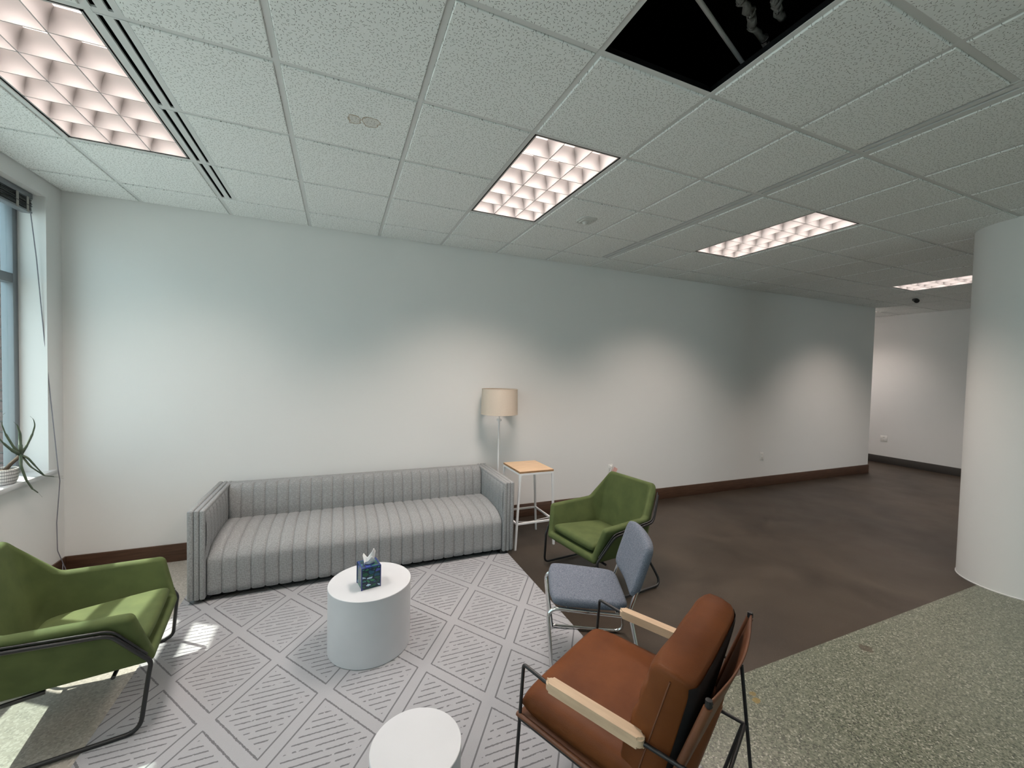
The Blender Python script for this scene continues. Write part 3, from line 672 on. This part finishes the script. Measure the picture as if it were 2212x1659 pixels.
for s in (0, 1):
    def fx(d): return SX0 + d if s == 0 else SX1 - d
    def ab(nm, d0, d1, z1=SH, bev=0.014, y0=SY0):
        a, b = sorted((fx(d0), fx(d1))); return box(nm, (a, y0, 0.038), (b, SY1, z1), GREYF, sofa, bev=bev, seg=4)
    arm = ab('arm', 0.0, 0.038); ab('arm_band', 0.0385, 0.070, SH - 0.002, 0.010, SY0 + 0.002); 
    pad = ab('arm_pad', 0.0705, AW - 0.004, SH - 0.003, 0.012, SY0 + 0.001)
    AN = 7; cw = 0.58 / AN
    prof = [(0.0, 0.28), (-0.010, 0.34), (-0.018, 0.45), (-0.018, 0.55), (-0.010, 0.63), (0.0, 0.652), (0.018, 0.664)]
    me = chan('arm_channel', prof, cw, 0.010, GREYF)
    for k in range(AN):
        o = mesh_obj('arm_channel', me, None, pad); xx = fx(AW - 0.006)
        o.rotation_euler = (0, 0, math.radians(90 if s == 0 else -90)); o.location = (xx, -0.845 + cw * (k + 0.5), 0)
for fx_, fy in ((1.10, -0.76), (3.37, -0.80), (1.10, -0.15), (3.37, -0.15), (2.235, -0.74)):
    box('foot', (fx_ - 0.035, fy - 0.035, 0.0 if fy > -0.5 else 0.0126), (fx_ + 0.035, fy + 0.035, 0.056), BLACK, sofa)

# ------------------------------------------------------------------ rug
rug = tag(box('rug', (0.965, -3.56, 0.0), (3.41, -0.52, 0.012), RUG, bev=0.004), 'pale grey rug carved with diamond and hatch lines', 'rug')

# ------------------------------------------------------------------ drum tables
def drum(x, y, r, h, label):
    e = empty('drum_table', (x, y, 0.0125), label=label, cat='coffee table', group='white drum tables')
    h -= 0.0125
    lathe('table_body', [(0.0, 0.0), (r - 0.004, 0.0), (r - 0.001, 0.004), (r - 0.001, h - 0.022), (0.0, h - 0.022)], TWHITE, e, n=96)
    lathe('table_top', [(0.0, h - 0.0219), (r, h - 0.0219), (r, h - 0.002), (r - 0.002, h), (0.0, h)], TWHITE, e, n=96)
drum(2.152, -1.692, 0.238, 0.396, 'larger white drum table with the tissue box on it')
drum(2.231, -2.840, 0.159, 0.350, 'small empty white drum table at the bottom edge')

# tissue box
tb = empty('tissue_box', (2.140, -1.737, 0.3962), math.radians(11), label='blue and green leaf-print tissue box on the drum table', cat='tissue box')
W_ = 0.054; H_ = 0.127
box('printed_box', (-W_, -W_, 0.0), (W_, W_, H_), BOTAN, tb, bev=0.0015, seg=1)
ed = []
e_ = 0.0035
for sx in (-1, 1):
    for sy in (-1, 1): ed.append(((sx * W_ - e_, sy * W_ - e_, 0.0), (sx * W_ + e_ * 0.2 * sx + (e_ if sx < 0 else 0), sy * W_ + (e_ if sy < 0 else 0.0007), H_ + 0.0008)))
for sx in (-1, 1):
    ed.append(((min(sx * W_, sx * (W_ - 0.008)) - 0.0007, -W_ - 0.0006, H_ - 0.004), (max(sx * W_, sx * (W_ - 0.008)) + 0.0007, W_ + 0.0006, H_ + 0.001)))
    ed.append(((-W_ + 0.008, min(sx * W_, sx * (W_ - 0.008)) - 0.0007, H_ - 0.004), (W_ - 0.008, max(sx * W_, sx * (W_ - 0.008)) + 0.0007, H_ + 0.001)))
boxes('navy_edging', ed, NAVY, tb)
lathe('box_opening', [(0.0, H_ + 0.0012), (0.032, H_ + 0.0012), (0.032, H_ + 0.0002), (0.0, H_ + 0.0002)], NAVY, tb, n=24)
def tis(u, v):
    # fan of paper rising from the slot: two peaks with a dip between
    x = -0.036 + 0.072 * u
    top = 0.026 + 0.034 * max(0.0, 1 - abs(u - 0.10) / 0.34) + 0.066 * max(0.0, 1 - abs(u - 0.80) / 0.42) ** 0.8
    z = H_ + 0.001 + v * top
    y = 0.010 * math.sin(u * 6.0) * (0.3 + v) + 0.008 * v * math.cos(u * 5)
    return Vector((x * (0.75 + 0.25 * v), y, z))
t1 = surf('tissue', tis, 28, 10, TISSUE, tb); sm = t1.modifiers.new('thick', 'SOLIDIFY'); sm.thickness = 0.001
def tis2(u, v):
    x = -0.030 + 0.060 * u; top = 0.022 + 0.028 * math.exp(-((u - 0.6) / 0.25) ** 2)
    return Vector((x, -0.014 - 0.014 * v + 0.006 * math.sin(u * 7 + 1), H_ + 0.001 + v * top))
t2 = surf('tissue', tis2, 20, 8, TISSUE, tb); sm = t2.modifiers.new('thick', 'SOLIDIFY'); sm.thickness = 0.001

# ------------------------------------------------------------------ floor lamp
lp = empty('floor_lamp', (3.545, -0.2, 0.0), label='white floor lamp with beige drum shade beside the sofa', cat='floor lamp')
lathe('base', [(0.0, 0.0), (0.088, 0.0), (0.088, 0.014), (0.080, 0.020), (0.010, 0.024), (0.0, 0.024)], WHITE, lp, n=40)
tube('pole', [(0, 0, 0.02), (0, 0, 1.28)], 0.0085, WHITE, lp, n=14)
lathe('collar', [(0.0095, 1.150), (0.026, 1.150), (0.026, 1.170), (0.0095, 1.170)], WHITE, lp, n=24)
lathe('socket', [(0.0, 1.24), (0.018, 1.24), (0.018, 1.31), (0.0, 1.31)], WHITE, lp, n=16)
sh = lathe('lamp_shade', [(0.197, 1.222), (0.190, 1.490), (0.188, 1.490), (0.195, 1.222), (0.197, 1.222)], LINEN, lp, n=64, auto=30)
tube('shade_ring', [(0.189 * math.cos(2 * math.pi * k / 40), 0.189 * math.sin(2 * math.pi * k / 40), 1.488) for k in range(40)], 0.003, LINEN, sh, n=6, closed=True)
tube('shade_ring', [(0.196 * math.cos(2 * math.pi * k / 40), 0.196 * math.sin(2 * math.pi * k / 40), 1.224) for k in range(40)], 0.003, LINEN, sh, n=6, closed=True)
for k in range(3):
    a = k * 2.0944; tube('shade_spoke', [(0.012 * math.cos(a), 0.012 * math.sin(a), 1.305), (0.188 * math.cos(a), 0.188 * math.sin(a), 1.46)], 0.002, WHITE, sh, n=6)
tube('lamp_cord', [(-0.0 + 0.085, 0.02, 0.012), (0.2, 0.08, 0.005), (0.40, 0.02, 0.005), (0.60, 0.06, 0.005), (0.95, 0.12, 0.005), (1.20, 0.10, 0.02), (1.37, 0.17, 0.20), (1.58, 0.165, 0.44), (1.605, 0.170, 0.485)], 0.0042, CORD, lp, R=0.15, n=7)
box('plug', (1.590, 0.172, 0.480), (1.620, 0.192, 0.515), PLASTIC, lp, bev=0.004)

# ------------------------------------------------------------------ outlets
def outlet(loc, rz, label, bigger=1.0):
    r = empty('wall_outlet', loc, rz, label=label, cat='outlet', group='wall outlets')
    box('cover_plate', (-0.036 * bigger, -0.006, -0.058), (0.036 * bigger, 0.0, 0.058), PLASTIC, r, bev=0.003)
    for z in (-0.026, 0.026):
        f = box('socket_face', (-0.017, -0.008, z - 0.017), (0.017, -0.005, z + 0.017), PLASTIC, r, bev=0.002)
        boxes('slots', [((-0.008, -0.0085, z - 0.004), (-0.006, -0.0075, z + 0.008)), ((0.006, -0.0085, z - 0.004), (0.008, -0.0075, z + 0.008))], GAP_SHADE, f)
outlet((5.151, 0.0, 0.472), 0, 'white outlet behind the green chair with the lamp plugged in')
outlet((7.967, 0.0, 0.469), 0, 'white outlet low on the bare back wall')
outlet((XE, 0.40, 0.50), math.radians(-90), 'white outlet on the far end wall past the corner', 1.6)
tgp = box('plug_tag', (-0.036, -0.0008, -0.032), (0.036, 0.0008, 0.032), PINK)
tgp.location = (5.196, -0.040, 0.462); tgp.rotation_euler = (0.1, math.radians(28), 0.2); tag(tgp, 'small pink tag hanging from the lamp plug', 'tag')

# ------------------------------------------------------------------ side table / stool
st = empty('side_table', (3.71, -0.595, 0), label='tall white metal side table with a square birch top', cat='side table')
tx, ty, bx, by, HT = 0.180, 0.208, 0.214, 0.206, 0.742
tp = box('table_top', (-tx, -ty, HT - 0.018), (tx, ty, HT), PLYE, st, bev=0.0015, seg=1)
box('veneer', (-tx + 0.001, -ty + 0.001, HT - 0.0002), (tx - 0.001, ty - 0.001, HT + 0.0012), TOPW, tp)
z1 = HT - 0.018
boxes('top_frame', [((-tx, -ty, z1 - 0.018), (tx, -ty + 0.018, z1)), ((-tx, ty - 0.018, z1 - 0.018), (tx, ty, z1)), ((-tx, -ty + 0.018, z1 - 0.018), (-tx + 0.018, ty - 0.018, z1)), ((tx - 0.018, -ty + 0.018, z1 - 0.018), (tx, ty - 0.018, z1))], WHITE, st)
def prism(bm, a, b, w):
    A = [bm.verts.new(Vector(a) + Vector((sx * w, sy * w, 0))) for sx, sy in ((-1, -1), (1, -1), (1, 1), (-1, 1))]
    B = [bm.verts.new(Vector(b) + Vector((sx * w, sy * w, 0))) for sx, sy in ((-1, -1), (1, -1), (1, 1), (-1, 1))]
    for k in range(4): bm.faces.new((A[k], A[(k + 1) % 4], B[(k + 1) % 4], B[k]))
    bm.faces.new(A[::-1]); bm.faces.new(B)
for sx in (-1, 1):
    for sy in (-1, 1):
        bm = bmesh.new(); prism(bm, (sx * (bx - 0.009), sy * (by - 0.009), 0.0), (sx * (tx - 0.009), sy * (ty - 0.009), z1 - 0.017), 0.009); from_bm('leg', bm, WHITE, st)
zr = 0.245; q = bx + (tx - bx) * zr / z1 - 0.009; qy = by - 0.009
for sy in (-1, 1): box('rail', (-q, sy * qy - 0.008, zr - 0.008), (q, sy * qy + 0.008, zr + 0.008), WHITE, st)
for sx in (-1, 1): box('rail', (sx * q - 0.008, -qy, zr - 0.008), (sx * q + 0.008, qy, zr + 0.008), WHITE, st)

# ------------------------------------------------------------------ green shell armchairs
def green_chair(loc, rz, label):
    r = empty('armchair', loc, rz, label=label, cat='armchair', group='green velvet armchairs')
    B0 = (0.350, 0.270, 0.305); A1 = (0.285, 0.328, 0.545); A2 = (-0.145, 0.320, 0.560); TT = (-0.330, 0.245, 0.785); RR = (-0.215, 0.235, 0.275)
    bm = bmesh.new()
    V = {}
    for k, p in dict(B0=B0, A1=A1, A2=A2, TT=TT, RR=RR).items():
        for s in (1, -1): V[k, s] = bm.verts.new((p[0], p[1] * s, p[2]))
    bm.faces.new([V['B0', 1], V['B0', -1], V['RR', -1], V['RR', 1]])
    bm.faces.new([V['RR', 1], V['RR', -1], V['TT', -1], V['TT', 1]])
    for s in (1, -1):
        f = [V['B0', s], V['RR', s], V['A2', s], V['A1', s]]; g = [V['RR', s], V['TT', s], V['A2', s]]
        bm.faces.new(f if s > 0 else f[::-1]); bm.faces.new(g if s > 0 else g[::-1])
    o = from_bm('shell', bm, GREEN, r, smooth=True)
    sd = o.modifiers.new('thick', 'SOLIDIFY'); sd.thickness = 0.056; sd.offset = 0.0; sd.use_even_offset = True
    bv = o.modifiers.new('round', 'BEVEL'); bv.width = 0.026; bv.segments = 5; bv.limit_method = 'ANGLE'; bv.angle_limit = math.radians(20)
    wn = o.modifiers.new('normals', 'WEIGHTED_NORMAL'); wn.keep_sharp = False
    def fn(p, u, v, s):
        wdt = 1.0 - 0.13 * (1 - (u + 1) / 2); z = 0.335 + 0.035 * (u + 1) / 2
        return Vector((0.078 + p.x, p.y * wdt, z + p.z + 0.006))
    pillow('seat_cushion', 0.50, 0.50, 0.075, GREEN, r, p=7, e=0.30, n=20, fn=fn, corner=0.03)
    for s in (-1, 1):
        pts = [(-0.335, s * 0.282, 0.70), (-0.215, s * 0.342, 0.515), (0.215, s * 0.357, 0.485), (0.345, s * 0.316, 0.300), (0.338, s * 0.325, 0.25), (0.315, s * 0.367, 0.0225), (-0.310, s * 0.367, 0.0105), (-0.225, s * 0.27, 0.236), (-0.02, s * 0.24, 0.243)]
        tube('side_frame', pts, 0.0095, BLACK, r, R=[0, 0.10, 0.07, 0.05, 0.05, 0.06, 0.06, 0.05, 0], n=10)
        tube('side_trim', [(-0.336, s * 0.276, 0.722), (-0.208, s * 0.340, 0.532), (0.220, s * 0.356, 0.504), (0.330, s * 0.318, 0.340)], 0.005, BLACK, r, R=[0, 0.10, 0.07, 0], n=8)
    for x in (0.20, -0.20): tube('cross_bar', [(x, -0.26, 0.236), (x, 0.26, 0.236)], 0.009, BLACK, r, n=8)
    return r
green_chair((0.793, -1.650, 0.0), math.atan2(0.135, 0.99), 'sunlit green velvet armchair by the window')
green_chair((3.997, -1.458, 0.0), math.pi + math.radians(8), 'green velvet armchair in front of the side table')

# ------------------------------------------------------------------ grey stacking chair
def stack_chair():
    r = empty('side_chair', (3.32, -2.275, 0.0), math.atan2(0.44, -0.90), label='blue-grey upholstered side chair with a chrome tube frame', cat='chair')
    def fs(p, u, v, s): return Vector((p.x + 0.015, p.y * (1.0 + 0.05 * u), 0.425 + p.z + 0.012 * (u + 1) - 0.010 * (1 - v * v) * (s > 0)))
    pillow('seat', 0.43, 0.42, 0.062, BLUEG, r, p=9, e=0.33, n=22, fn=fs, corner=0.10)
    a = math.radians(17)
    def fb(p, u, v, s):
        x = -0.225 - (p.x + 0.15) * math.sin(a) - p.z * math.cos(a) + 0.020 * (v * v) ; z = 0.482 + (p.x + 0.15) * math.cos(a) - p.z * math.sin(a)
        return Vector((x, p.y, z))
    pillow('backrest', 0.31, 0.45, 0.058, BLUEG, r, p=7, e=0.33, n=22, fn=fb, corner=0.12)
    for s in (-1, 1):
        ys, yf = 0.205, 0.262
        tube('frame_loop', [(-0.250, s * ys, 0.600), (-0.185, s * ys, 0.385), (0.245, s * ys, 0.415), (0.205, s * yf, 0.0235), (-0.280, s * yf, 0.0115), (-0.200, s * ys, 0.385)], 0.0105, CHROME, r, R=[0, 0.05, 0.06, 0.06, 0.06, 0], n=12)
    tube('front_brace', [(0.235, -0.212, 0.36), (0.215, 0.20, 0.30)], 0.008, CHROME, r, n=10)
    for x in (0.13, -0.13): tube('seat_bar', [(x, -0.2, 0.398), (x, 0.2, 0.398)], 0.008, CHROME, r, n=8)
    for s in (-1, 1):
        for x, z in ((0.12, 0.0126), (-0.20, 0.0)): box('glide', (x - 0.012, s * 0.262 - 0.008, z), (x + 0.012, s * 0.262 + 0.008, z + 0.006), BLACK, r)
stack_chair()

# ------------------------------------------------------------------ leather sling armchair
def leather_chair():
    r = empty('lounge_chair', (3.057, -3.068, 0.0), math.atan2(0.893, -0.45), label='tan leather lounge chair with oak armrests and thin black frame', cat='armchair')
    RO = 0.0068
    for s in (-1, 1):                                   # local +y is the side nearer the camera
        y = s * 0.300
        tube('side_frame', [(0.395, y, 0.0126), (0.362, y, 0.562), (0.245, y, 0.545), (-0.245, y, 0.545)], RO, BLACK, r, R=[0, 0.012, 0.0, 0], n=8)
        tube('rear_leg', [(-0.325, y, 0.0126 if s > 0 else 0.0), (-0.262, y, 0.545)], RO, BLACK, r, n=8)
        tube('rear_leg', [(-0.195, y, 0.0126 if s > 0 else 0.0), (-0.277, y, 0.315)], RO, BLACK, r, n=8)
        tube('seat_rail', [(0.380, y, 0.345), (-0.280, y, 0.312)], RO, BLACK, r, n=8)
        bpost = tube('back_post', [(-0.150, s * 0.285, 0.315), (-0.290, s * 0.285, 0.765)], 0.009, BLACK, r, n=8)
        lathe('post_cap', [(0.0, 0.020), (0.0095, 0.018), (0.0105, 0.0), (0.0, 0.0)], BLACK, bpost, n=10).location = (-0.287, s * 0.285, 0.752)
        bm = bmesh.new()
        rounded_plate(bm, 0.183, 0.0195, 0.0185, -0.018, 0.018, n=6)
        bmesh.ops.bevel(bm, geom=[e for e in bm.edges if abs(e.verts[0].co.z - e.verts[1].co.z) < 1e-5], offset=0.007, segments=3, affect='EDGES')
        bmesh.ops.translate(bm, verts=bm.verts, vec=(0.069, y, 0.548))
        from_bm('armrest', bm, OAK, r, auto=50)
    for x, z in ((0.381, 0.345), (-0.283, 0.312)): tube('cross_rail', [(x, -0.30, z), (x, 0.30, z)], RO, BLACK, r, n=8)
    # sling seat and sling back
    def sl(u, v): return Vector((-0.20 + 0.585 * u, (-0.302 + 0.604 * v), 0.330 + 0.030 * u - 0.030 * math.sin(math.pi * v) * math.sin(math.pi * u) ** 0.5))
    o = surf('seat_sling', sl, 12, 10, LEATHERD, r); o.modifiers.new('thick', 'SOLIDIFY').thickness = 0.005
    for s in (-1, 1): tube('sling_hem', [(-0.20, s * 0.303, 0.330), (0.385, s * 0.303, 0.360)], 0.009, LEATHERD, r, n=8)
    def sb(u, v):
        x = -0.155 - 0.138 * u; z = 0.325 + 0.440 * u - 0.010 * math.sin(math.pi * v) * u
        return Vector((x - 0.030 * math.sin(math.pi * v) * (0.4 + 0.6 * u), -0.292 + 0.584 * v, z))
    o = surf('back_sling', sb, 14, 14, LEATHERD, r); o.modifiers.new('thick', 'SOLIDIFY').thickness = 0.006
    for s in (-1, 1): tube('sling_seam', [(-0.150, s * 0.287, 0.335), (-0.286, s * 0.287, 0.748)], 0.0125, LEATHERD, r, n=8)
    # cushions
    def fseat(p, u, v, s):
        z = 0.388 + 0.018 * (u + 1) / 2 + p.z
        drop = 0.020 * max(0.0, u - 0.55) * (1 if s > 0 else 0)
        return Vector((p.x + 0.085, p.y, z - drop))
    pillow('seat_cushion', 0.600, 0.590, 0.110, LEATHER, r, p=9, e=0.34, n=26, fn=fseat, corner=0.02)
    a = math.radians(15)
    def fback(p, u, v, s):
        # boxy pillow leaning on the back: local x = height; fuller low down, corners pinched up
        hgt = p.x + 0.20; belly = 1.0 + 0.18 * (1 - u) / 2
        wr = 0.008 * math.sin(8 * v + 4 * u) * (1 - abs(u)) * (1 - v * v) - 0.010 * math.exp(-((abs(v) - 0.86) / 0.10) ** 2) * (0.5 + 0.5 * math.sin(14 * u))
        th = p.z * belly + wr * (s > 0)
        x = -0.080 - hgt * math.sin(a) + th * math.cos(a); z = 0.395 + hgt * math.cos(a) + th * math.sin(a) * 0.8 + 0.014 * v * v * (u > 0) * u
        return Vector((x, p.y, z))
    pillow('back_cushion', 0.400, 0.575, 0.148, LEATHER, r, p=11, e=0.24, n=30, fn=fback, corner=0.015)
    def cb(u, v):
        uu = -0.93 + 1.84 * u; vv = -0.97 + 1.94 * v
        h = ((1 - abs(uu) ** 11) * (1 - abs(vv) ** 11)) ** 0.24
        q = fback(Vector((uu * 0.2, vv * 0.2875, -0.074 * h)), uu, vv, -1)
        return q + Vector((-math.cos(a), 0, -math.sin(a))) * 0.004
    surf('canvas_backing', cb, 16, 18, CANVAS, r)
    # seam piping on the near side of the back cushion
    for s in (-1, 1):
        pts = []
        for k in range(13):
            hg = 0.015 + 0.37 * k / 12; pts.append((-0.080 - hg * math.sin(a), s * 0.288, 0.395 + hg * math.cos(a)))
        tube('cushion_seam', pts, 0.0025, LEATHERD, r, n=6)
leather_chair()

# ------------------------------------------------------------------ blind, cord, plant
bl = empty('window_blind', (-0.075, -1.44, ZH), label='dark slatted blind pulled up at the top of the window', cat='blind')
box('head_rail', (-0.045, -1.22, -0.040), (0.020, 1.235, -0.001), ALU, bl, bev=0.002)
me = None
for k in range(9):
    o = box('slat', (-0.030, -1.215, -0.052 - 0.0085 * k), (0.020, 1.225, -0.0475 - 0.0085 * k), SLAT, bl) if me is None else mesh_obj('slat', me, None, bl)
    if me is None: me = o.data
    else: o.location = (random.uniform(-0.003, 0.003), 0, -0.0085 * k)
box('bottom_rail', (-0.032, -1.215, -0.142), (0.022, 1.225, -0.127), ALU, bl, bev=0.002)
for y in (1.18, 1.08, 0.2, -0.7): box('ladder_tape', (0.0205, y - 0.012, -0.142), (0.0225, y + 0.012, -0.036), TAPE, bl)
tube('blind_cord', [(0.01, 1.215, -0.05), (0.035, 1.235, -0.45), (0.060, 1.262, -1.05), (0.113, 1.288, -1.985), (0.117, 1.300, -2.08), (0.092, 1.31, -2.40), (0.088, 1.325, -2.62), (0.095, 1.37, -2.73), (0.105, 1.385, -2.79), (0.135, 1.34, -2.853), (0.20, 1.36, -2.855)], 0.0030, BCORD, bl, R=0.1, n=7)
tube('blind_cord', [(0.095, 1.372, -2.74), (0.105, 1.345, -2.80), (0.12, 1.30, -2.853), (0.19, 1.37, -2.855)], 0.0030, BCORD, bl, R=0.05, n=7)

pt_ = empty('aloe_plant', (-0.052, -0.545, 0.868), label='spiky aloe in a striped pot on the window sill', cat='potted plant')
pot = lathe('pot', [(0.0, 0.0), (0.062, 0.0), (0.073, 0.03), (0.078, 0.075), (0.076, 0.100), (0.070, 0.100), (0.070, 0.085), (0.0, 0.085)], POT, pt_, n=40)
lathe('soil', [(0.0, 0.0855), (0.069, 0.0855), (0.0, 0.092)], SOIL, pt_, n=24)
O_ = Vector(pt_.location)
def leaf(pts, r0, mt=ALOE):
    P = fillet(pts, 0.05, 5); bm = bmesh.new(); n = len(P)
    add_sweep(bm, [Vector(p) - O_ for p in P], [max(0.0008, r0 * (1 - (k / (n - 1)) ** 1.4)) for k in range(n)], 8, flat=0.45, up0=(1, 0, 0)); from_bm('leaf', bm, mt, pt_, smooth=True)
Bq = (0.0, -0.462, 1.04)
leaf([Bq, (0, -0.405, 1.095), (0, -0.349, 1.163), (0, -0.320, 1.224), (0, -0.338, 1.269), (0, -0.370, 1.292)], 0.012)
leaf([Bq, (-0.01, -0.448, 1.107), (-0.02, -0.431, 1.186), (-0.02, -0.456, 1.243), (-0.02, -0.490, 1.269)], 0.018)
leaf([Bq, (-0.015, -0.500, 1.1), (-0.03, -0.542, 1.194), (-0.03, -0.576, 1.268), (-0.03, -0.563, 1.314)], 0.012)
leaf([Bq, (-0.01, -0.529, 1.087), (-0.01, -0.596, 1.141), (-0.01, -0.656, 1.204), (-0.01, -0.681, 1.266)], 0.012)
leaf([Bq, (0.03, -0.456, 1.018), (0.05, -0.427, 0.957), (0.06, -0.351, 0.868), (0.06, -0.248, 0.836), (0.06, -0.138, 0.812)], 0.010)
leaf([Bq, (0.04, -0.45, 0.955), (0.06, -0.352, 0.868), (0.06, -0.234, 0.828), (0.06, -0.135, 0.795)], 0.009)
leaf([Bq, (0.035, -0.535, 0.985), (0.055, -0.522, 0.880), (0.055, -0.464, 0.806), (0.055, -0.409, 0.764), (0.055, -0.366, 0.72)], 0.017)
leaf([(-0.04, -0.60, 0.96), (-0.05, -0.664, 1.10), (-0.04, -0.655, 1.236), (-0.04, -0.607, 1.292), (-0.04, -0.524, 1.331)], 0.012)
bm = bmesh.new(); add_sweep(bm, [Vector(p) - O_ for p in fillet([(-0.045, -0.53, 0.95), (-0.03, -0.50, 0.99), Bq], 0.02, 4)], [0.012, 0.011, 0.011, 0.011, 0.011, 0.011, 0.012][:len(fillet([(-0.045, -0.53, 0.95), (-0.03, -0.50, 0.99), Bq], 0.02, 4))], 8)
from_bm('stem', bm, SOIL, pt_, smooth=True)
